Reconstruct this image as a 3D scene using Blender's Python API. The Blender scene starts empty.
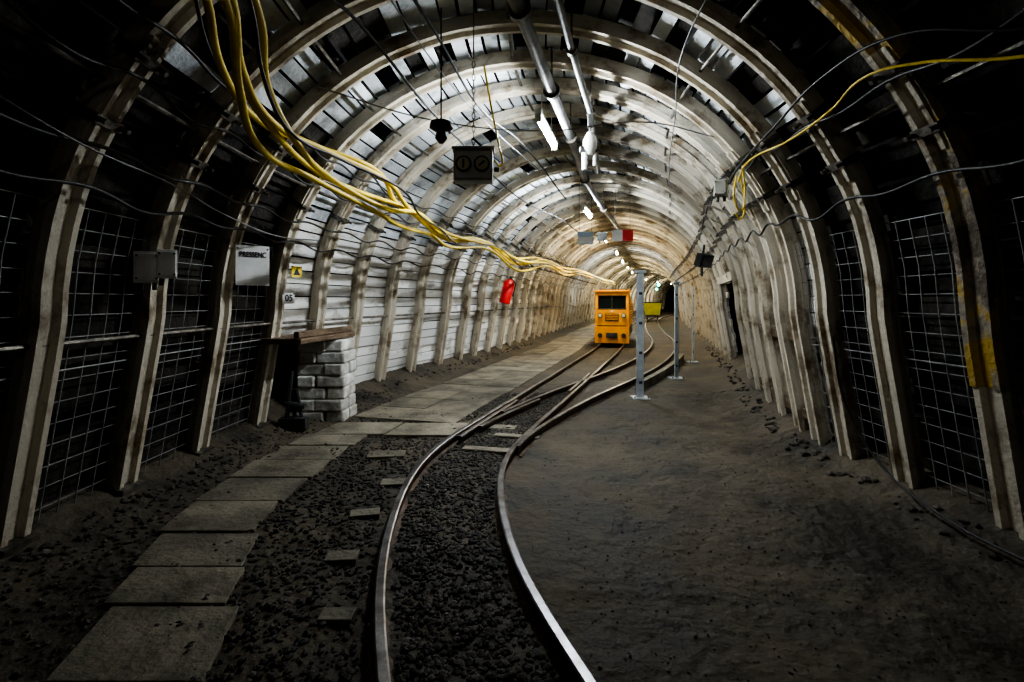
import bpy, math, random
from mathutils import Vector, Matrix, noise
random.seed(7)
S=bpy.context.scene
# ---------------------------------------------------------------- materials
def mat(name,c1,c2=None,scale=4.0,rough=.8,metal=0.0,bump=0.0,island=0.0,c3=None,detail=6,stretch=(1,1,1),bscale=None,lo=.38,hi=.62,rough2=None):
    m=bpy.data.materials.new(name); m.use_nodes=True
    nt=m.node_tree; N=nt.nodes; L=nt.links
    b=N['Principled BSDF']; b.inputs['Roughness'].default_value=rough; b.inputs['Metallic'].default_value=metal
    c2=c2 or c1
    tc=N.new('ShaderNodeTexCoord'); mp=N.new('ShaderNodeMapping'); mp.inputs['Scale'].default_value=stretch
    L.new(tc.outputs['Object'],mp.inputs['Vector'])
    no=N.new('ShaderNodeTexNoise'); no.inputs['Scale'].default_value=scale; no.inputs['Detail'].default_value=detail; no.inputs['Roughness'].default_value=.65
    L.new(mp.outputs[0],no.inputs['Vector'])
    cr=N.new('ShaderNodeValToRGB'); cr.color_ramp.elements[0].position=lo; cr.color_ramp.elements[1].position=hi
    cr.color_ramp.elements[0].color=(*c1,1); cr.color_ramp.elements[1].color=(*c2,1)
    if c3:
        e=cr.color_ramp.elements.new((lo+hi)/2+.02); e.color=(*c3,1)
    L.new(no.outputs['Fac'],cr.inputs[0]); out=cr.outputs[0]
    if island>0:
        g=N.new('ShaderNodeNewGeometry'); mr=N.new('ShaderNodeMapRange')
        mr.inputs['To Min'].default_value=1-island; mr.inputs['To Max'].default_value=1+island*.3
        L.new(g.outputs['Random Per Island'],mr.inputs['Value'])
        mx=N.new('ShaderNodeVectorMath'); mx.operation='SCALE'
        L.new(out,mx.inputs[0]); L.new(mr.outputs[0],mx.inputs['Scale']); out=mx.outputs[0]
    L.new(out,b.inputs['Base Color'])
    if rough2 is not None:
        m2=N.new('ShaderNodeMapRange'); m2.inputs['From Min'].default_value=lo; m2.inputs['From Max'].default_value=hi
        m2.inputs['To Min'].default_value=rough; m2.inputs['To Max'].default_value=rough2
        L.new(no.outputs['Fac'],m2.inputs['Value']); L.new(m2.outputs[0],b.inputs['Roughness'])
    if bump>0:
        n2=N.new('ShaderNodeTexNoise'); n2.inputs['Scale'].default_value=bscale or scale*5; n2.inputs['Detail'].default_value=8
        L.new(mp.outputs[0],n2.inputs['Vector'])
        bp=N.new('ShaderNodeBump'); bp.inputs['Strength'].default_value=bump; bp.inputs['Distance'].default_value=.03
        L.new(n2.outputs['Fac'],bp.inputs['Height']); L.new(bp.outputs[0],b.inputs['Normal'])
    return m
def emis(name,c,s):
    m=bpy.data.materials.new(name); m.use_nodes=True
    b=m.node_tree.nodes['Principled BSDF']; b.inputs['Base Color'].default_value=(*c,1)
    b.inputs['Emission Color'].default_value=(*c,1); b.inputs['Emission Strength'].default_value=s
    return m
M_rib=mat('arch_steel_paint',(.19,.14,.085),(.52,.47,.38),2.6,.6,0,.4,lo=.36,hi=.50,bscale=30,detail=9)
M_ribY=mat('arch_steel_yellow',(.10,.075,.05),(.42,.28,.04),2.5,.6,0,.5,lo=.42,hi=.56,bscale=30,c3=(.30,.26,.20),detail=9)
M_clamp=mat('clamp_steel',(.05,.045,.04),(.22,.2,.17),8,.5,.6,.2)
M_white=mat('lagging_white',(.38,.355,.31),(.88,.87,.84),1.6,.8,0,.5,island=.28,lo=.34,hi=.47,bscale=22,stretch=(1,1,2.5))
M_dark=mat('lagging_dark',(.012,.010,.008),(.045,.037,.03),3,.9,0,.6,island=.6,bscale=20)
M_ceil=mat('lagging_ceiling',(.30,.31,.32),(.80,.84,.88),1.5,.8,0,.5,island=.45,lo=.34,hi=.50,bscale=22)
M_rock=mat('rock',(.006,.005,.004),(.03,.025,.02),2,.95,0,.8)
M_floor=mat('dirt_floor',(.020,.016,.011),(.125,.10,.068),1.1,.66,0,1.0,bscale=14,rough2=.9,lo=.38,hi=.66,detail=12)
M_stone=mat('gravel_stone',(.028,.024,.02),(.10,.088,.072),5,.75,0,.4,island=.7)
M_slab=mat('concrete_slab',(.09,.078,.056),(.27,.24,.18),2.2,.75,0,.5,island=.35,bscale=25,detail=10,lo=.34,hi=.6)
M_wood=mat('old_timber',(.07,.045,.025),(.2,.14,.09),4,.8,0,.5,stretch=(3,.6,3))
M_railtop=mat('rail_head',(.14,.13,.13),(.32,.32,.34),6,.33,1.0,0)
M_rail=mat('rail_rust',(.05,.03,.02),(.12,.08,.055),8,.6,.4,.3)
M_wire=mat('galvanised_wire',(.18,.18,.18),(.33,.33,.32),6,.5,.2,0)
M_galv=mat('galvanised_steel',(.32,.36,.39),(.50,.54,.57),5,.4,.3,.1)
M_pipe=mat('pipe_grey',(.14,.14,.14),(.32,.32,.32),3,.5,.3,.1)
M_yel=mat('cable_yellow',(.66,.46,.03),(.92,.70,.07),4,.45,0,0)
M_blk=mat('rubber_black',(.01,.01,.01),(.025,.025,.025),6,.5,0,0)
M_orange=mat('loco_orange',(.80,.30,.01),(.90,.40,.015),3,.4,0,0)
M_glass=mat('dark_glass',(.015,.02,.02),None,3,.1,0,0)
M_grey=mat('grey_enamel',(.38,.38,.35),(.52,.52,.48),6,.5,0,.1)
M_dkgrey=mat('dark_enamel',(.03,.03,.03),(.07,.07,.07),6,.5,.2,.1)
M_wht=mat('sign_white',(.70,.70,.68),(.86,.86,.84),5,.5)
M_red=mat('red_paint',(.5,.012,.012),(.65,.02,.02),5,.4)
M_sy=mat('sign_yellow',(.8,.6,.03),(.85,.65,.05),5,.5)
M_car=mat('car_yellow_green',(.35,.38,.03),(.55,.5,.05),3,.6)
M_blue=mat('sign_blue',(.35,.5,.66),(.5,.62,.74),5,.5)
M_disc=mat('socket_disc',(.72,.66,.40),(.85,.8,.55),5,.5)
M_plast=mat('whitewashed_stone',(.38,.36,.32),(.82,.81,.77),3,.85,0,.6,island=.25)
M_tube=emis('tube_glow',(.88,.95,1.0),400)
M_tube2=emis('tube_glow_warm',(1.0,.88,.62),400)
M_tubefill=emis('tube_glow_fill',(.96,.94,.92),19)
M_teal=emis('teal_glow',(.05,.9,.6),7)
M_lampw=mat('headlamp_lens',(.6,.55,.4),(.7,.65,.5),5,.2)
# ---------------------------------------------------------------- mesh builder
class MB:
    def __init__(s): s.v=[];s.f=[];s.m=[]
    def add(s,vs,fs,mi=0):
        o=len(s.v); s.v+= [tuple(v) for v in vs]
        for f in fs: s.f.append([i+o for i in f]); s.m.append(mi)
    def hexa(s,p,mi=0):
        s.add(p,[(0,3,2,1),(4,5,6,7),(0,1,5,4),(1,2,6,5),(2,3,7,6),(3,0,4,7)],mi)
    def box(s,c,d,mi=0,R=None):
        c=Vector(c); h=Vector(d)/2; P=[]
        for z in(-1,1):
            for x,y in((-1,-1),(1,-1),(1,1),(-1,1)):
                q=Vector((x*h.x,y*h.y,z*h.z)); 
                if R: q=R@q
                P.append(c+q)
        s.hexa(P,mi)
    def tube(s,pts,rs,n=12,mi=0,caps=True):
        pts=[Vector(p) for p in pts]
        if not hasattr(rs,'__len__'): rs=[rs]*len(pts)
        d=(pts[-1]-pts[0]).normalized(); a=d.orthogonal().normalized()
        R=[]
        for i,p in enumerate(pts):
            t=(pts[min(i+1,len(pts)-1)]-pts[max(i-1,0)])
            t=t.normalized() if t.length>1e-6 else d
            a=(a-t*a.dot(t)).normalized(); b=t.cross(a)
            R.append([p+(a*math.cos(2*math.pi*k/n)+b*math.sin(2*math.pi*k/n))*rs[i] for k in range(n)])
        s.rings(R,mi,True,caps)
    def rings(s,R,mi=0,closed=True,caps=True,mlist=None):
        n=len(R[0]); o=len(s.v)
        for r in R: s.v+=[tuple(p) for p in r]
        for i in range(len(R)-1):
            for k in range(n if closed else n-1):
                k2=(k+1)%n
                s.f.append([o+i*n+k,o+i*n+k2,o+(i+1)*n+k2,o+(i+1)*n+k]); s.m.append(mlist[k] if mlist else mi)
        if caps:
            s.f.append([o+k for k in reversed(range(n))]); s.m.append(mi)
            s.f.append([o+(len(R)-1)*n+k for k in range(n)]); s.m.append(mi)
    def build(s,name,mats,smooth=False,bevel=0,parent=None,M=None):
        me=bpy.data.meshes.new(name); me.from_pydata(s.v,[],s.f)
        for m in mats: me.materials.append(m)
        me.polygons.foreach_set('material_index',s.m)
        me.validate(); me.update()
        o=bpy.data.objects.new(name,me); S.collection.objects.link(o)
        import bmesh
        bm=bmesh.new(); bm.from_mesh(me); bmesh.ops.recalc_face_normals(bm,faces=bm.faces); bm.to_mesh(me); bm.free()
        if smooth:
            for p in me.polygons: p.use_smooth=True
            try: me.set_sharp_from_angle(angle=math.radians(40))
            except Exception: pass
        if bevel:
            b=o.modifiers.new('bevel','BEVEL'); b.width=bevel; b.segments=2; b.limit_method='ANGLE'
        if M is not None: o.matrix_world=M
        if parent: o.parent=parent
        return o
def empty(name,loc=(0,0,0),rz=0):
    e=bpy.data.objects.new(name,None); S.collection.objects.link(e); e.location=loc; e.rotation_euler=(0,0,rz); e.empty_display_size=.2
    return e
def cable(name,splines,r,m,parent=None):
    cu=bpy.data.curves.new(name,'CURVE'); cu.dimensions='3D'; cu.bevel_depth=r; cu.bevel_resolution=2; cu.resolution_u=8
    cu.use_fill_caps=True
    for pts in splines:
        sp=cu.splines.new('BEZIER'); sp.bezier_points.add(len(pts)-1)
        for b,p in zip(sp.bezier_points,pts):
            b.co=p; b.handle_left_type=b.handle_right_type='AUTO'
    cu.materials.append(m)
    o=bpy.data.objects.new(name,cu); S.collection.objects.link(o)
    if parent:o.parent=parent
    return o
def text(body,size,M,m,parent,name='lettering',sx=1):
    cu=bpy.data.curves.new(name,'FONT'); cu.body=body; cu.size=size; cu.align_x='CENTER'; cu.align_y='CENTER'; cu.extrude=.001; cu.offset=size*.02
    cu.materials.append(m); o=bpy.data.objects.new(name,cu); S.collection.objects.link(o)
    o.parent=parent; o.matrix_local=M@Matrix.Diagonal((sx,1,1,1)); return o
# ---------------------------------------------------------------- tunnel axis
def interp(K,t):
    n=len(K)
    def tan(i):
        a=max(i-1,0); b=min(i+1,n-1); return (K[b][1]-K[a][1])/(K[b][0]-K[a][0])
    if t<=K[0][0]: return K[0][1]+(t-K[0][0])*tan(0)
    if t>=K[-1][0]: return K[-1][1]+(t-K[-1][0])*tan(n-1)
    for i in range(n-1):
        if t<=K[i+1][0]:
            h=K[i+1][0]-K[i][0]; u=(t-K[i][0])/h
            return ((2*u**3-3*u*u+1)*K[i][1]+(u**3-2*u*u+u)*h*tan(i)+(-2*u**3+3*u*u)*K[i+1][1]+(u**3-u*u)*h*tan(i+1))
CK=[(-6,.4),(0,.2),(3,.08),(5,.08),(6.3,.28),(8,.75),(11,1.75),(17,3.5),(27,6.2),(40,10.2),(52,15.4),(64,22.5)]
def cx(t): return interp(CK,t)
def frame(t):
    s=(cx(t+.4)-cx(t-.4))/.8
    T=Vector((s,1,0)).normalized(); return Vector((cx(t),t,0)),T,Vector((T.y,-T.x,0))
def pt(t,u,z,a=0):
    o,T,n=frame(t); p=o+n*u+T*a; return Vector((p.x,p.y,z))
W0,W1,ZS,H=3.04,2.78,1.35,4.05
def prof():
    P=[]
    for i in range(0,9): P.append((W0+(W1-W0)*i/8.0, -.15+(ZS+.15)*i/8))
    for i in range(1,33):
        a=math.pi*i/32; P.append((W1*math.cos(a),ZS+(H-ZS)*math.sin(a)))
    for i in range(1,9): P.append((-(W1+(W0-W1)*i/8.0),ZS-(ZS+.15)*i/8))
    return P
PR=prof()
CUM=[0]
for i in range(1,len(PR)): CUM.append(CUM[-1]+math.dist(PR[i],PR[i-1]))
LT=CUM[-1]
def ps(s):
    s=max(0,min(LT,s))
    for i in range(len(PR)-1):
        if s<=CUM[i+1] or i==len(PR)-2:
            k=(s-CUM[i])/(CUM[i+1]-CUM[i]); a,b=PR[i],PR[i+1]
            return (a[0]+(b[0]-a[0])*k,a[1]+(b[1]-a[1])*k)
def pn(s):
    a=ps(s-.08); b=ps(s+.08); dx,dz=b[0]-a[0],b[1]-a[1]; l=math.hypot(dx,dz) or 1
    return (dz/l,-dx/l)   # outward
def wp(t,s,r=0,a=0):
    p=ps(s); n=pn(s); return pt(t,p[0]+n[0]*r,p[1]+n[1]*r,a)
def s_at(z,right=True):
    best=min((abs(ps(LT/2*k/200)[1]-z),LT/2*k/200) for k in range(201))[1]
    return best if right else LT-best
RT=[-3.2,-2.2,-1.2,-.2,.8,1.95,2.95,3.8,4.6,5.3,6.0,6.75,7.6,8.5,9.5]
while RT[-1]<62: RT.append(RT[-1]+(.95 if RT[-1]<30 else 1.3))
# ---------------------------------------------------------------- ribs
SEC=[(-.05,0.02),(.05,.02),(.07,-.06),(.09,-.07),(.09,-.12),(.05,-.12),(.035,-.085),(-.035,-.085),(-.05,-.12),(-.09,-.12),(-.09,-.07),(-.07,-.06)]
def rib(t,yellow=False,cut=False):
    b=MB(); n=60; R=[]
    s0=s_at(1.95) if cut else 0
    for i in range(n+1):
        s=s0+(LT-s0)*i/n; R.append([wp(t,s,r,a) for a,r in SEC])
    b.rings(R,0)
    if t<32:
        for sc in (s_at(2.75,True),s_at(2.75,False)):
            for k in (-.22,.22):
                s=sc+k
                R=[]
                for ds in(-.03,.03): R.append([wp(t,s+ds,r,a) for a,r in((-.1,.0),(.1,.0),(.1,-.15),(-.1,-.15))])
                b.rings(R,1)
                for a in(-.085,.085):
                    b.tube([wp(t,s,-.14,a),wp(t,s,-.2,a)],.016,6,1)
            R=[[wp(t,sc+ds,r*1.0-.022,a*.8) for a,r in SEC] for ds in(-.36,-.18,0,.18,.36)]
            b.rings(R,0)
        for sc in ((s_at(.12,False),) if cut else (s_at(.12,True),s_at(.12,False))):   # foot plates
            R=[[wp(t,sc+ds,r,a) for a,r in((-.11,.03),(.11,.03),(.11,-.16),(-.11,-.16))] for ds in(-.06,-.02)]
            b.rings(R,1)
    return b.build('steel_arch_rib',[M_ribY if yellow else M_rib,M_clamp],smooth=True)
for t in RT:
    if t>-1.5: rib(t+random.uniform(-.03,.03),False,9.6<t<11.6)
b=MB(); 
R=[[wp(2.95,s_at(1.0)+ (s_at(3.7)-s_at(1.0))*k/14,r*1.06-.004,a*1.06+.0) for a,r in SEC] for k in range(15)]
b.rings(R,0); b.build('yellow_rib_sleeve',[M_ribY],smooth=True)
# ---------------------------------------------------------------- lagging
walls={'wall_left':MB(),'wall_right':MB(),'ceiling':MB()}
for i in range(len(RT)-1):
    t0,t1=RT[i],RT[i+1]; tm=(t0+t1)/2
    rh=.155 if tm<26 else .31
    nrow=int(LT/rh)
    for j in range(nrow):
        u,z=ps((j+.5)*LT/nrow)
        part='ceiling' if z>2.5 else ('wall_right' if u>0 else 'wall_left')
        gap=random.uniform(.012,.03) if part=='ceiling' else random.uniform(.008,.018)
        s0=j*LT/nrow+.004; s1=(j+1)*LT/nrow-gap
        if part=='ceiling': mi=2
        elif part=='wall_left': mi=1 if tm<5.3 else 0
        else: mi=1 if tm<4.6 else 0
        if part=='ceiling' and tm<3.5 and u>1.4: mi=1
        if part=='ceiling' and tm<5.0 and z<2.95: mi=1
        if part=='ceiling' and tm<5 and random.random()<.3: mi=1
        if part=='ceiling' and random.random()<.05: continue
        if part=='wall_right' and 9.5<tm<12.3 and z<1.9: continue     # side opening
        if part=='wall_left' and 5.3<tm<6.0 and .05<z<1.02: continue   # niche
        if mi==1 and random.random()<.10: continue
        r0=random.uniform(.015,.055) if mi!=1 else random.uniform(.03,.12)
        tilt=random.uniform(-.012,.012)
        if mi==2: tilt+= .022
        th=.045
        P=[wp(t0,s0,r0,0),wp(t1,s0,r0+tilt*.3,0),wp(t1,s1,r0+tilt,0),wp(t0,s1,r0+tilt,0),
           wp(t0,s0,r0+th,0),wp(t1,s0,r0+th,0),wp(t1,s1,r0+th,0),wp(t0,s1,r0+th,0)]
        walls[part].hexa(P,mi)
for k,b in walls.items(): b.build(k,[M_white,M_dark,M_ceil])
b=MB(); R=[]
ts=[-4+.8*k for k in range(84)]
for t in ts:
    ex=1.1 if 9.4<t<11.9 else 0
    R.append([wp(t,LT*k/40,.28+.08*noise.noise(Vector((t,k*.4,0)))+(ex if k<8 else 0)) for k in range(41)])
b.rings(R,0,False,False)
for t in (ts[0],ts[-1]):
    b.add([wp(t,LT*k/40,.4) for k in range(41)],[list(range(41))])
b.build('rock_shell',[M_rock])
# header beam over the side opening
b=MB(); s=s_at(1.95); R=[[wp(tt,s+ds,r) for ds,r in((-.08,.06),(.08,.06),(.08,-.11),(-.08,-.11))] for tt in(9.62,10.45,11.4,12.25)]
b.rings(R,0); b.build('opening_lintel_beam',[M_rib])
# ---------------------------------------------------------------- track geometry
MK=[(-3,1.6),(0,.62),(1.0,.26),(1.7,-.03),(2.65,-.31),(3.66,-.44),(4.5,-.42),(5.3,-.25),(7.7,.52),(11,1.57),(15.4,2.93),(20,4.1),(30,6.7),(40,9.8),(52,14.9),(62,20.5)]
BK=[(4.5,-.42),(5.3,-.22),(6.3,.2),(7.7,.92),(9.3,1.85),(11,2.75),(13,3.65),(15.4,4.55),(18,5.3),(22,6.2),(30,8.2),(40,11.2),(52,16.3),(62,21.9)]
def fr(K,t):
    s=(interp(K,t+.15)-interp(K,t-.15))/.3
    T=Vector((s,1,0)).normalized(); return Vector((interp(K,t),t,0)),T,Vector((T.y,-T.x,0))
G=.36
RS=[(-.05,0),(.05,0),(.05,.012),(.011,.025),(.011,.07),(.026,.08),(.026,.104),(.018,.11),(-.018,.11),(-.026,.104),(-.026,.08),(-.011,.07),(-.011,.025),(-.05,.012)]
RM=[0]*14
for k in(6,7,8): RM[k]=1
def rail(b,K,t0,t1,off):
    R=[];t=t0
    while t<=t1:
        o,T,n=fr(K,t); R.append([Vector((0,0,z-.01))+o+n*(off+x) for x,z in RS]); t+=.12 if t<14 else .6
    b.rings(R,0,True,True,RM)
def ground(x,y):
    u=(x-cx(y))
    h=.022*noise.noise(Vector((x*1.3,y*1.3,0)))+.018*noise.noise(Vector((x*5,y*5,3)))+.013*noise.noise(Vector((x*14,y*14,7)))
    e=max(0,abs(u)-2.25); h+=e*e*.30
    d=abs(x-interp(MK,y))
    if d<.8: h+=.012*(1-d/.8)
    return h
tr=empty('railway_track')
b=MB()
rail(b,MK,-2.5,60,-G); rail(b,MK,-2.5,60,G)
b.build('main_rails',[M_rail,M_railtop],parent=tr)
b=MB()
rail(b,BK,6.3,60,-G); rail(b,BK,5.0,60,G)
rail(b,BK,5.6,7.2,-G+.09)
rail(b,MK,8.0,10.0,G-.08); rail(b,MK,5.2,7.2,-G+.085)
b.build('branch_rails',[M_rail,M_railtop],parent=tr)
b=MB(); t=-2
def sleeper(K,t,hl,mi=0,sh=0):
    o,T,n=fr(K,t); w=.09
    P=[]
    for z in(-.08,-.008):
        for a,c in((-hl+sh,-w),(hl+sh,-w),(hl+sh,w),(-hl+sh,w)):
            q=o+n*a+T*c; P.append(Vector((q.x,q.y,z)))
    b.hexa(P,mi)
while t<45:
    sleeper(MK,t,.52,0,random.uniform(-.04,.04)); t+=.62
t=7
while t<30: sleeper(BK,t,.5,0); t+=.62
b.build('sleepers',[M_wood],bevel=.008,parent=tr)
b=MB()
for y,x,l,w in((5.55,.05,.5,.12),(5.95,-.15,.4,.18),(5.05,-.22,.55,.13)):
    R_=Matrix.Rotation(-.25,3,'Z'); b.box((x,y,.005),(l,w,.06),0,R_)
b.build('points_plates',[M_slab],bevel=.008,parent=tr)
# ---------------------------------------------------------------- floor
def strip(t0,t1,dt,du,name_b):
    nu=int(6.8/du); nt=int(round((t1-t0)/dt)); o=len(name_b.v)
    for i in range(nt+1):
        t=t0+(t1-t0)*i/nt
        for k in range(nu+1):
            u=-3.4+6.8*k/nu
            if k==nu and 9.2<t<12.4: u+=1.2
            p=pt(t,u,0); name_b.v.append((p.x,p.y,ground(p.x,p.y) if u<3.5 else .25))
    for i in range(nt):
        for k in range(nu):
            a=o+i*(nu+1)+k; name_b.f.append([a,a+1,a+nu+2,a+nu+1]); name_b.m.append(0)
b=MB(); strip(-3.6,1.2,.2,.15,b); strip(1.2,9,.04,.04,b); strip(9,62,.3,.15,b)
fl=b.build('floor',[M_floor],smooth=True)
# gravel
b=MB()
ico=[(0,0,1),(.89,0,.45),(.28,.85,.45),(-.72,.53,.45),(-.72,-.53,.45),(.28,-.85,.45),(.72,.53,-.45),(-.28,.85,-.45),(-.89,0,-.45),(-.28,-.85,-.45),(.72,-.53,-.45),(0,0,-1)]
icf=[(0,1,2),(0,2,3),(0,3,4),(0,4,5),(0,5,1),(1,6,2),(2,7,3),(3,8,4),(4,9,5),(5,10,1),(6,7,2),(7,8,3),(8,9,4),(9,10,5),(10,6,1),(11,7,6),(11,8,7),(11,9,8),(11,10,9),(11,6,10)]
def stone(x,y,s,z=None):
    a=random.uniform(0,6.28); ca,sa=math.cos(a),math.sin(a); sx,sy,sz=s*random.uniform(.7,1.3),s*random.uniform(.6,1.1),s*random.uniform(.4,.8)
    z=ground(x,y)+sz*.35 if z is None else z
    V=[]
    for p in ico:
        k=random.uniform(.8,1.2); px,py,pz=p[0]*sx*k,p[1]*sy*k,p[2]*sz*k
        V.append((x+px*ca-py*sa,y+px*sa+py*ca,z+pz))
    b.add(V,icf)
for i in range(17000):
    y=1.2+random.random()**1.5*7
    r=random.random()
    if r<.70:
        x=interp(MK,y)+random.uniform(-.31,.31) if random.random()<.6 else interp(MK,y)-.43-random.random()*1.0
        s=random.uniform(.008,.022)
    elif r<.85:
        x=cx(y)-random.uniform(1.8,2.8); s=random.uniform(.008,.022)
    else:
        x=cx(y)+random.uniform(.2,2.8); s=random.uniform(.003,.009)
    stone(x,y,s)
for i in range(400):   # rubble along wall feet
    y=random.uniform(1.5,16); sd=random.choice((-1,1)); p=pt(y,sd*random.uniform(2.6,2.8),0)
    stone(p.x,p.y,random.uniform(.015,.04))
b.build('gravel',[M_stone])
# walkway slabs
b=MB()
def slab(x0,x1,y0,y1,sk=0,z=.035):
    P=[]
    z=z*.55
    for zz in(z-.06,z):
        P+= [(x0,y0,zz),(x1,y0,zz),(x1+sk,y1,zz),(x0+sk,y1,zz)]
    b.hexa(P,0)
slab(-1.66,-1.06,1.45,1.97,-.10,.03)
slab(-1.82,-1.20,1.99,2.48,-.12,.035)
slab(-2.00,-1.40,2.50,2.84,-.08,.04)
slab(-2.13,-1.51,2.86,3.26,-.1,.03)
slab(-2.27,-1.66,3.28,3.77,-.06,.045)
slab(-2.36,-1.70,3.79,4.27,0,.035)
slab(-2.38,-1.68,4.29,4.75,0,.04)
slab(-2.36,-1.66,4.77,5.22,0,.03)
slab(-2.30,-1.62,5.24,5.64,.03,.04)
slab(-2.2,-1.42,5.66,6.2,.1,.04); slab(-1.40,-.62,5.6,6.15,.12,.05)
y=6.3
while y<34:
    for k in(0,1):
        o,T,n=fr([(6,-1.45),(7.7,-.98),(9,-.55),(11,.02),(15,1.2),(20,2.45),(30,5.0),(40,8.0)],y+.35)
        L_=.65; w=.345
        P=[]
        for z in(-.03,.02+random.uniform(-.006,.006)):
            for a,c in((-1,-.5),(1,-.5),(1,.5),(-1,.5)):
                q=o+n*(a*w+(k-.5)*.7)+T*c*L_; P.append(Vector((q.x,q.y,z)))
        b.hexa(P,0)
    y+=.64
for x,y,l,w,rz in((-.98,2.95,.18,.12,.1),(-.82,2.4,.16,.1,0),(-1.02,3.55,.2,.12,.2),(-.95,4.15,.22,.14,.1),(-1.2,4.9,.35,.2,.1)):
    b.box((x,y,.008),(l,w,.05),0,Matrix.Rotation(rz,3,'Z'))
b.build('walkway_slabs',[M_slab],bevel=.006)
b=MB(); R=[]
for t in [8.8+.4*k for k in range(12)]:
    o,T,n=fr(BK,t); R.append([o+n*(.62+x)+Vector((0,0,z)) for x,z in((-.05,-.05),(.05,-.05),(.05,.14),(-.05,.14))])
b.rings(R,0); b.build('concrete_kerb',[M_slab])
# ---------------------------------------------------------------- wire mesh panels
def meshpanel(t0,t1,right,z0=.12,z1=2.05,step=.125):
    b=MB(); s0,s1=s_at(z0,right),s_at(z1,right)
    r=-.03
    def ln(A,B,w=.0042): b.tube([A,B],w,4,0)
    n=int(abs(s1-s0)/step)
    for i in range(n+1):
        s=s0+(s1-s0)*i/n; ln(wp(t0+.1,s,r),wp(t1-.1,s,r))
    m=int((t1-t0-.2)/step)
    for k in range(m+1):
        t=t0+.1+(t1-t0-.2)*k/m
        pts=[wp(t,s0+(s1-s0)*i/6,r-.004) for i in range(7)]
        b.tube(pts,.0042,4,0)
    for zf in(.5,):
        s=s0+(s1-s0)*zf; b.tube([wp(t0+.1,s,r-.01),wp(t1-.1,s,r-.01)],.006,6,0)
    b.build('wire_mesh_panel',[M_wire])
for t0,t1 in((1.95,2.95),(2.95,3.8),(3.8,4.6),(4.6,5.3)):
    meshpanel(t0,t1,False); meshpanel(t0,t1,True)
# ---------------------------------------------------------------- spacer struts between arches
b=MB()
for i in range(len(RT)-1):
    if RT[i]<1.5 or RT[i]>32: continue
    for z,rt in((2.75,1),(3.55,1),(3.55,0),(2.75,0),(1.25,0)):
        s=s_at(z,bool(rt)); 
        b.tube([wp(RT[i],s,-.07),wp(RT[i+1],s,-.07)],.016,6,0)
    b.tube([wp(RT[i],LT/2+.1,-.07),wp(RT[i+1],LT/2+.1,-.07)],.016,6,0)
b.build('spacer_struts',[M_clamp])
b=MB()
for i in range(len(RT)-1):
    if 5.2<RT[i]<9.4:
        for z in(.35,1.15):
            s=s_at(z); R=[[wp(tt,s+ds,r) for ds,r in((-.05,-.0),(.05,-.0),(.05,-.07),(-.05,-.07))] for tt in(RT[i]+.13,RT[i+1]-.13)]
            b.rings(R,0)
b.build('timber_rails',[M_wood],bevel=.006)
# ---------------------------------------------------------------- lamps
def tube_light(x,y,z,sl,L=.95,m=M_tube,top=3.9):
    e=empty('tube_light',(x,y,z),-math.atan(sl))
    b=MB(); b.box((0,0,.055),(.07,L+.1,.04),0); b.box((0,-L/2-.02,.0),(.06,.04,.07),0); b.box((0,L/2+.02,.0),(.06,.04,.07),0)
    for k in(-.3,.3): b.tube([(0,k,.07),(0,k,top-z)],.006,5,0)
    b.build('housing',[M_grey],parent=e)
    b=MB(); b.tube([(0,-L/2,0),(0,L/2,0)],.026,8,0,False); b.build('glowing_tube',[m],smooth=True,parent=e)
tube_light(.38,5.55,3.3,.25)
tube_light(1.56,10.6,3.3,.3)
tube_light(2.75,15.3,3.3,.28,m=M_tube2)
for k,t in enumerate((19.5,24,28.5,33,38,44,50,56)):
    tube_light(cx(t)-.2,t,3.3,.27,m=M_tube2 if k!=1 else M_tube)
tube_light(.25,.3,3.3,0,m=M_tubefill)  # added fill tube, out of view, brightens the foreground
# ---------------------------------------------------------------- overhead pipes
def pipeline(name,pts,r,m,fl=None):
    b=MB(); b.tube(pts,r,14,0)
    P=[Vector(p) for p in pts]
    for i in range(len(P)-1):
        d=(P[i+1]-P[i]); 
        if i: b.tube([P[i]-d.normalized()*.03,P[i]+d.normalized()*.03],r*1.6,14,1)
    for p in P[1:-1]:
        b.tube([p+Vector((0,0,r)),Vector((p.x,p.y,3.93))],.01,5,1)
    b.build(name,[m,M_clamp],smooth=True)
pipeline('overhead_pipe',[(-.45,1.6,3.5),(.055,3.53,3.5),(.38,4.9,3.5),(.72,6.3,3.5),(1.21,8.5,3.5),(2.0,11.2,3.5),(2.9,14,3.5)],.05,M_pipe)
pipeline('overhead_conduit',[(-.1,1.8,3.62),(.25,3.3,3.62),(.50,4.3,3.6),(.86,5.6,3.55),(1.35,8.0,3.5)],.03,M_pipe)
e=empty('hanging_pulley_block',(.84,5.5,3.10))
b=MB()
b.tube([(0,0,.40),(0,0,.1)],.012,6,1); b.tube([(0,0,.2),(0,0,.12),(0,0,.02),(0,0,-.04)],[.03,.075,.075,.03],12,0)
b.tube([(-.06,0,-.02),(-.06,0,-.2)],.03,10,2); b.tube([(.05,0,-.02),(.05,0,-.16)],.02,10,0); b.box((0,0,.02),(.22,.06,.05),1)
b.box((0,0,.32),(.05,.05,.14),1)
b.build('block_body',[M_grey,M_dkgrey,M_wht],smooth=True,parent=e)
e=empty('socket_box',(-.30,4.0,2.54),.0)
b=MB(); b.box((0,0,0),(.30,.14,.24),0); b.box((0,0,.13),(.33,.17,.02),0); b.box((0,-.075,-.0),(.27,.02,.2),3)  # pale face plate, colour whitened to stand in for light on the front
for sx in(-.07,.07):
    b.tube([(sx,-.07,0),(sx,-.105,0)],.062,18,1); b.tube([(sx,-.1,0),(sx,-.112,0)],.048,18,2)
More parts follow.
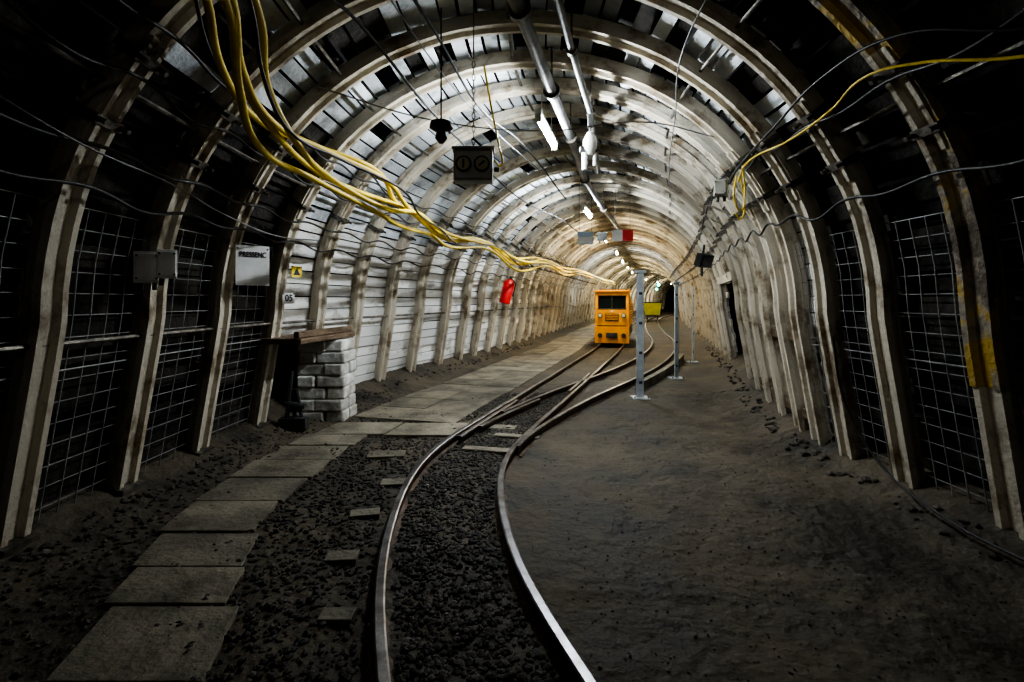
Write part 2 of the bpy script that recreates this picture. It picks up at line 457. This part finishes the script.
b.box((-.07,-.115,0),(.014,.01,.07),1); b.box((.07,-.115,0),(.06,.01,.014),1,Matrix.Rotation(-.7,3,'Y'))
b.tube([(.16,0,-.02),(.2,0,-.02)],.02,8,1)
b.build('box_body',[M_grey,M_dkgrey,M_disc,M_wht],bevel=.006,parent=e)
b=MB()
for k in range(14):
    c=Vector((0,0,.15+k*.05)); ax=Vector((1,0,0)) if k%2 else Vector((0,1,0))
    pts=[c+ax*.012*math.cos(a)+Vector((0,0,.03*math.sin(a))) for a in [6.283*q/8 for q in range(9)]]
    b.tube(pts,.004,4,0)
b.tube([(0,0,.84),(0,0,1.36)],.005,5,0)
b.build('chain',[M_clamp],parent=e)
e=empty('signal_bell',(-.56,4.05,2.86))
b=MB(); b.tube([(0,0,.06),(0,0,.045),(0,0,.0),(0,0,-.02),(0,0,-.03),(0,0,-.08),(0,0,-.12)],[.02,.085,.095,.06,.035,.05,.02],14,0)
b.tube([(0,0,.05),(0,0,.95)],.007,5,0)
b.build('bell_body',[M_blk],smooth=True,parent=e)
# ---------------------------------------------------------------- cables
def J(pts,dx,dy,dz): return [(p[0]+dx+random.uniform(-.02,.02),p[1]+dy,p[2]+dz+random.uniform(-.015,.015)) for p in pts]
Y0=[(-1.25,1.9,3.15),(-1.42,2.6,3.02),(-1.58,3.0,2.85),(-1.64,3.5,2.72),(-1.60,4.2,2.6),(-1.35,5.0,2.5),(-1.15,5.6,2.53),(-1.08,6.6,2.5),(-.95,7.7,2.46),(-.45,9.3,2.55),(.1,11,2.38),(.8,13,2.52),(1.6,15.8,2.4),(2.3,18,2.55),(4.3,24,2.45),(6,30,2.55)]
ys=[Y0,J(Y0,.10,.05,-.07),J(Y0,.03,-.1,-.15),J(Y0,-.12,0,.05),J(Y0,-.05,.08,-.02)]
ys[0][4]=(-1.5,4.1,2.70); ys[0][5]=(-1.2,4.9,2.64)
ys[1][5]=(-1.22,4.9,2.38); ys[2][6]=(-1.2,5.5,2.30); ys[3][4]=(-1.66,4.3,2.80); ys[3][5]=(-1.3,4.9,2.74);ys[4][5]=(-1.5,4.9,2.55)
ys[1][3]=(-1.5,3.5,2.62); ys[2][3]=(-1.68,3.4,2.52)
for k in range(5):
    for j in (8,10,12): ys[k][j]=(ys[k][j][0],ys[k][j][1],ys[k][j][2]+random.uniform(-.12,.1))
ye=empty('yellow_cable_bundle')
cable('cable_runs',ys,.024,M_yel,ye)
cable('cable_drop',[[(-.25,4.6,3.6),(-.18,4.6,3.2),(-.12,4.6,2.9),(-.1,4.65,2.72),(-.16,4.7,2.78)]],.009,M_yel,ye)
blk=[]
for s_z,ins,side,r in((2.2,-.2,False,1),(2.45,-.24,False,1),(2.85,-.2,False,1),(3.1,-.22,False,1),(2.9,-.18,True,1),(2.3,-.18,True,1)):
    s=s_at(s_z,side); pts=[]
    for i in range(len(RT)-1):
        if RT[i]<.5 or RT[i]>28: continue
        pts.append(wp(RT[i],s,ins)); q=wp((RT[i]+RT[i+1])/2,s,ins); q.z-=random.uniform(.03,.09); pts.append(q)
    blk.append(pts)
blk+= [J(Y0,-.2,0,.12),J(Y0,.16,-.1,-.1),
 [(-1.0,1.6,3.3),(-1.15,2.6,3.25),(-1.0,3.3,3.3),(-.75,4.2,3.15),(-.55,5.5,3.2),(.1,8,3.1),(1.1,11,3.2),(2.1,14,3.1)],
 [(-.7,1.6,3.5),(-.75,2.6,3.45),(-.55,3.6,3.4),(-.3,4.8,3.3),(.1,6,3.35),(.9,8.6,3.2)]]
cable('black_cable_bundle',blk,.011,M_blk)
cable('grey_cable',[[(-.95,2.0,3.45),(-.8,3,3.4),(-.55,4.1,3.3),(-.2,5.4,3.3),(.5,7.6,3.35)],
  [(1.1,1.8,3.5),(1.15,2.6,3.35),(1.2,3.6,3.25),(1.5,4.7,3.2),(1.9,6.2,3.1),(2.5,8,2.95)],
  [(-2.25,2.0,2.45),(-2.2,2.6,2.3),(-2.2,3.3,2.25),(-2.25,4,2.17),(-2.2,4.8,2.1),(-2.1,5.6,2.15)],
  [(-1.6,4.2,3.25),(-.7,4.4,3.05),(.3,4.6,3.02),(1.2,4.6,3.1),(1.85,4.7,3.0)]],.006,M_pipe)
cable('wall_cable_yellow',[[(2.3,1.6,2.4),(2.1,2.1,2.5),(2.0,2.5,2.66),(1.95,2.8,2.73),(2.05,3.3,2.72),(2.1,3.87,2.71),(2.05,4.5,2.69),(2.1,4.75,2.6)],
  [(2.12,4.7,2.7),(2.16,4.75,2.5),(2.1,4.7,2.32),(2.02,4.65,2.42),(2.06,4.7,2.64)],
  [(2.14,4.8,2.66),(2.2,4.85,2.42),(2.12,4.75,2.25),(2.05,4.7,2.3)]],.008,M_yel)
cable('wall_cable_black',[[(2.35,1.6,2.5),(2.15,2.1,2.62),(1.98,2.6,2.85),(1.95,3.2,2.9),(1.98,3.9,2.8),(2.08,4.6,2.75),(2.3,5.6,2.7)],
  [(2.72,2.6,.12),(2.72,3.2,.13),(2.72,3.8,.3),(2.66,4.1,.7),(2.6,4.15,1.2)]],.009,M_blk)
# ---------------------------------------------------------------- junction boxes on the walls
def jbox(name,loc,rz,d,mats=(M_grey,M_dkgrey)):
    e=empty(name,loc,rz); b=MB(); b.box((0,0,0),d,0); b.box((0,-d[1]/2-.006,0),(d[0]*.86,.012,d[2]*.86),0)
    for sx in(-1,1):
        for sz in(-1,1): b.tube([(sx*d[0]*.36,-d[1]/2-.01,sz*d[2]*.36),(sx*d[0]*.36,-d[1]/2-.02,sz*d[2]*.36)],.008,6,1)
    for sx in(-.25,.25): b.tube([(sx*d[0],0,-d[2]/2),(sx*d[0],0,-d[2]/2-.05)],.016,8,1)
    b.build('enclosure',list(mats),bevel=.005,parent=e); return e
jbox('junction_box',(-2.56,3.60,1.73),.45,(.16,.07,.22),(M_wht,M_dkgrey)); jbox('junction_box',(-2.40,3.56,1.75),.6,(.12,.05,.20),(M_wht,M_dkgrey))
jbox('junction_box',(2.02,4.95,2.58),-.5,(.12,.08,.16))
e=empty('wall_floodlight',(3.0,8.0,2.12),.5)
b=MB(); b.box((0,0,0),(.26,.12,.2),0,Matrix.Rotation(.4,3,'X')); b.box((0,-.07,-.02),(.2,.02,.15),1,Matrix.Rotation(.4,3,'X')); b.tube([(0,.03,.05),(.12,.1,.25)],.02,8,0); b.tube([(-.05,0,-.1),(-.05,0,-.25)],.02,8,0)
b.build('lamp_head',[M_blk,M_glass],parent=e)
# ---------------------------------------------------------------- signs
def sign(name,loc,rz,w,h,m,rx=0):
    e=empty(name,loc,rz); b=MB(); b.box((0,0,0),(w,.008,h),0)
    for sx in(-1,1):
        b.tube([(sx*w*.44,-.003,h*.42),(sx*w*.44,-.008,h*.42)],.008,6,1)
    b.build('plate',[m,M_dkgrey],parent=e); return e
FX=Matrix.Rotation(math.radians(90),4,'X')
e=sign('warning_text_sign',(-2.41,4.76,1.82),math.radians(42),.29,.37,M_wht)
text('PRESSENC',.066,Matrix.Translation((0,-.008,.10))@FX,M_blk,e,sx=.78)
e=sign('yellow_pictogram_sign',(-2.42,5.75,1.82),math.radians(60),.13,.12,M_sy)
b=MB(); b.add([(-.045,-.007,-.04),(.045,-.007,-.04),(0,-.007,.045)],[(0,1,2)]); b.build('triangle_mark',[M_blk],parent=e)
e=sign('number_plate_sign',(-2.48,5.68,1.52),math.radians(60),.15,.12,M_wht)
text('05',.10,Matrix.Translation((0,-.008,0))@FX,M_blk,e)
e=sign('blue_white_sign',(1.42,9.9,2.70),-.2,.30,.25,M_blue)
b=MB(); b.box((0,-.007,-.04),(.26,.004,.12),0); b.tube([(-.12,0,.12),(-.12,0,1.1)],.005,5,1); b.tube([(.12,0,.12),(.12,0,1.1)],.005,5,1); b.build('panel',[M_wht,M_dkgrey],parent=e)
e=sign('white_red_sign',(2.16,10.0,2.76),-.2,.40,.22,M_wht)
b=MB(); b.box((.10,-.007,0),(.20,.006,.22),0); b.tube([(-.14,0,.1),(-.14,0,.9)],.005,5,1); b.tube([(.14,0,.1),(.14,0,.9)],.005,5,1); b.build('red_panel',[M_red,M_dkgrey],parent=e)
jbox('junction_box',(1.78,10.1,2.75),-.2,(.2,.1,.16))
e=empty('fire_extinguisher',(-.18,11.8,1.42),0); e.rotation_euler=(0,math.radians(14),0)
b=MB(); b.tube([(0,0,0),(0,0,.02),(0,0,.48),(0,0,.55),(0,0,.58)],[.1,.13,.13,.08,.03],16,0)
b.box((0,-.02,.62),(.05,.14,.04),1); b.tube([(.03,0,.6),(.15,0,.5),(.15,-.02,.2)],.014,8,1); b.box((0,.12,.3),(.2,.03,.06),1)
b.build('cylinder_body',[M_red,M_blk],smooth=True,parent=e)
# ---------------------------------------------------------------- left niche
e=empty('masonry_niche',(0,0,0))
b=MB()
for r in range(7):
    z=.0+r*.145; xs=[-2.62,-2.4,-2.05] if r%2 else [-2.62,-2.28,-2.05]
    for i in range(2):
        for yy in(6.35,6.62):
            x0,x1=xs[i]+.004,xs[i+1]-.004
            b.box(((x0+x1)/2+random.uniform(-.015,.015),yy+random.uniform(-.02,.02),z+.07),(x1-x0,.26,.14),0,Matrix.Rotation(random.uniform(-.06,.06),3,'Z'))
b.build('stone_pier',[M_plast],bevel=.022,parent=e)
b=MB(); b.box((-2.45,6.1,1.06),(.62,1.35,.06),0,Matrix.Rotation(-.12,3,'Z')); b.box((-2.20,6.05,1.13),(.06,1.3,.07),0,Matrix.Rotation(-.12,3,'Z'))
b.build('timber_shelf',[M_wood],bevel=.008,parent=e)
e=empty('iron_stand',(-2.45,5.75,0))
b=MB()
b.tube([(-.1,0,0),(-.05,.0,.45),(-.02,0,.7)],.025,8,0); b.tube([(.1,.05,0),(.02,.02,.5)],.022,8,0); b.tube([(-.02,.1,0),(-.02,.02,.5)],.022,8,0)
b.box((0,0,.12),(.3,.12,.12),0); b.tube([(-.1,0,.35),(.12,0,.3)],.03,8,0)
b.build('stand_frame',[M_dkgrey],parent=e)
# ---------------------------------------------------------------- posts
def post(x,y,h,w,name='steel_post',bar=False):
    e=empty(name,(x,y,0)); b=MB()
    b.box((0,0,.01),(.26,.26,.03),0); b.box((0,0,h/2),(w,w*.8,h),0); b.box((0,0,h),(w*1.7,w*1.3,.04),0)
    for z in(.25,.7,1.15,1.6):
        if z<h: b.box((0,-w*.42,z),(w*.5,.012,.04),1)
    for sx in(-.1,.1): b.tube([(sx,-.1,.02),(sx,-.1,.05)],.014,6,1)
    b.build('post_body',[M_galv,M_dkgrey],bevel=.006,parent=e)
post(1.95,7.8,1.93,.10); post(3.13,9.75,1.83,.07); post(4.35,12.3,1.8,.045)
# ---------------------------------------------------------------- locomotive
e=empty('mine_locomotive',(3.12,16.0,.10),-math.atan(.27))
b=MB(); L=4.2
b.box((0,L/2,.36),(.98,L,.34),1)
b.box((0,.04,.30),(1.06,.10,.50),0)
b.box((0,-.06,.30),(.34,.14,.16),1); b.tube([(0,-.1,.3),(0,-.2,.3)],.07,12,1)
for sx in(-.36,.36): b.tube([(sx,-.01,.3),(sx,-.1,.3)],.07,14,1)
b.box((0,.06,.82),(1.04,.08,.56),0)
b.box((-.475,.06,1.33),(.09,.08,.46),0); b.box((.475,.06,1.33),(.09,.08,.46),0)
b.box((0,.06,1.6),(1.04,.08,.12),0)
b.box((0,.075,1.33),(.86,.03,.46),2); b.box((0,.05,1.33),(.035,.05,.46),1)
b.box((0,.045,1.12),(.9,.06,.03),1); b.box((0,.045,1.535),(.9,.06,.03),1)
for sx in(-.49,.49):
    b.box((sx,.62,.82),(.06,1.1,.56),0); b.box((sx,.16,1.33),(.06,.18,.46),0); b.box((sx,1.1,1.33),(.06,.14,.46),0); b.box((sx,.62,1.6),(.06,1.1,.12),0)
    b.box((sx*.98,.62,1.33),(.02,.8,.46),2)
b.box((0,1.17,1.1),(1.0,.06,1.1),0)
b.box((0,.6,1.69),(1.12,1.3,.06),0)
b.box((0,.6,1.74),(.8,1.0,.04),1)
b.box((0,2.65,.98),(1.0,2.9,.9),0); b.box((0,2.65,1.46),(.7,2.7,.08),0)
for k in range(5):
    for sx in(-1,1):
        b.box((sx*.505,1.6+k*.52,1.0),(.02,.42,.6),0)
        for q in range(5): b.box((sx*.52,1.6+k*.52,.8+q*.09),(.012,.32,.025),1)
b.tube([(.2,2.9,1.48),(.2,2.9,1.66)],.05,12,1)
b.box((0,.01,.86),(.42,.03,.24),1)
for q in range(4): b.box((0,-.01,.785+q*.05),(.38,.02,.018),0)
for sx in(-.36,.36):
    b.tube([(sx,.03,.92),(sx,-.05,.92)],.075,16,1); b.tube([(sx,-.045,.92),(sx,-.058,.92)],.056,16,3)
b.tube([(0,.03,1.045),(0,-.03,1.045)],.04,12,3)
b.box((0,-.01,.60),(.9,.02,.03),1)
for yy in(.9,2.2,3.4):
    for sx in(-.36,.36): b.tube([(sx-.05,yy,.19),(sx+.05,yy,.19)],.19,20,1); b.tube([(sx-.03 if sx<0 else sx+.05,yy,.19),(sx-.07 if sx<0 else sx+.07,yy,.19)],.1,12,4)
b.build('loco_body',[M_orange,M_dkgrey,M_glass,M_lampw,M_grey],bevel=.012,parent=e)
e=empty('mine_car',(interp(BK,36),36,.11),-math.atan(.27))
b=MB()
b.add([(-.5,0,.35),(.5,0,.35),(.5,2,.35),(-.5,2,.35),(-.62,-.1,1.25),(.62,-.1,1.25),(.62,2.1,1.25),(-.62,2.1,1.25)],[(0,3,2,1),(4,5,6,7),(0,1,5,4),(1,2,6,5),(2,3,7,6),(3,0,4,7)],0)
b.box((0,1,.28),(.7,2.3,.14),1); b.box((0,-.1,1.22),(1.3,.06,.08),1); b.box((0,-.2,.3),(.2,.2,.14),1)
for yy in(.5,1.5):
    for sx in(-.36,.36): b.tube([(sx-.04,yy,.17),(sx+.04,yy,.17)],.16,16,1)
b.build('car_body',[M_car,M_dkgrey],bevel=.01,parent=e)
for x,y,z in((7.7,27,2.3),(9.3,33,2.2),(10.9,38,2.7)):
    e=empty('signal_lamp',(x,y,z)); b=MB(); b.box((0,0,0),(.2,.12,.28),0); b.tube([(0,-.06,0),(0,-.09,0)],.08,14,1); b.tube([(0,0,.1),(0,0,.8)],.01,6,0)
    b.build('lamp_case',[M_dkgrey,M_teal],parent=e)
# ---------------------------------------------------------------- world, camera
w=bpy.data.worlds.new('W'); S.world=w; w.use_nodes=True; w.node_tree.nodes['Background'].inputs[0].default_value=(0.01,.012,.015,1); w.node_tree.nodes['Background'].inputs[1].default_value=.2
cam=bpy.data.cameras.new('camera'); co=bpy.data.objects.new('camera',cam); S.collection.objects.link(co)
co.location=(0,0,1.5); co.rotation_euler=(math.radians(90),0,0); cam.lens=18; cam.sensor_width=36; cam.shift_y=-.04; cam.clip_start=.05
S.camera=co
S.view_settings.view_transform='AgX'
try: S.view_settings.look='AgX - High Contrast'
except Exception: pass
S.view_settings.exposure=.6
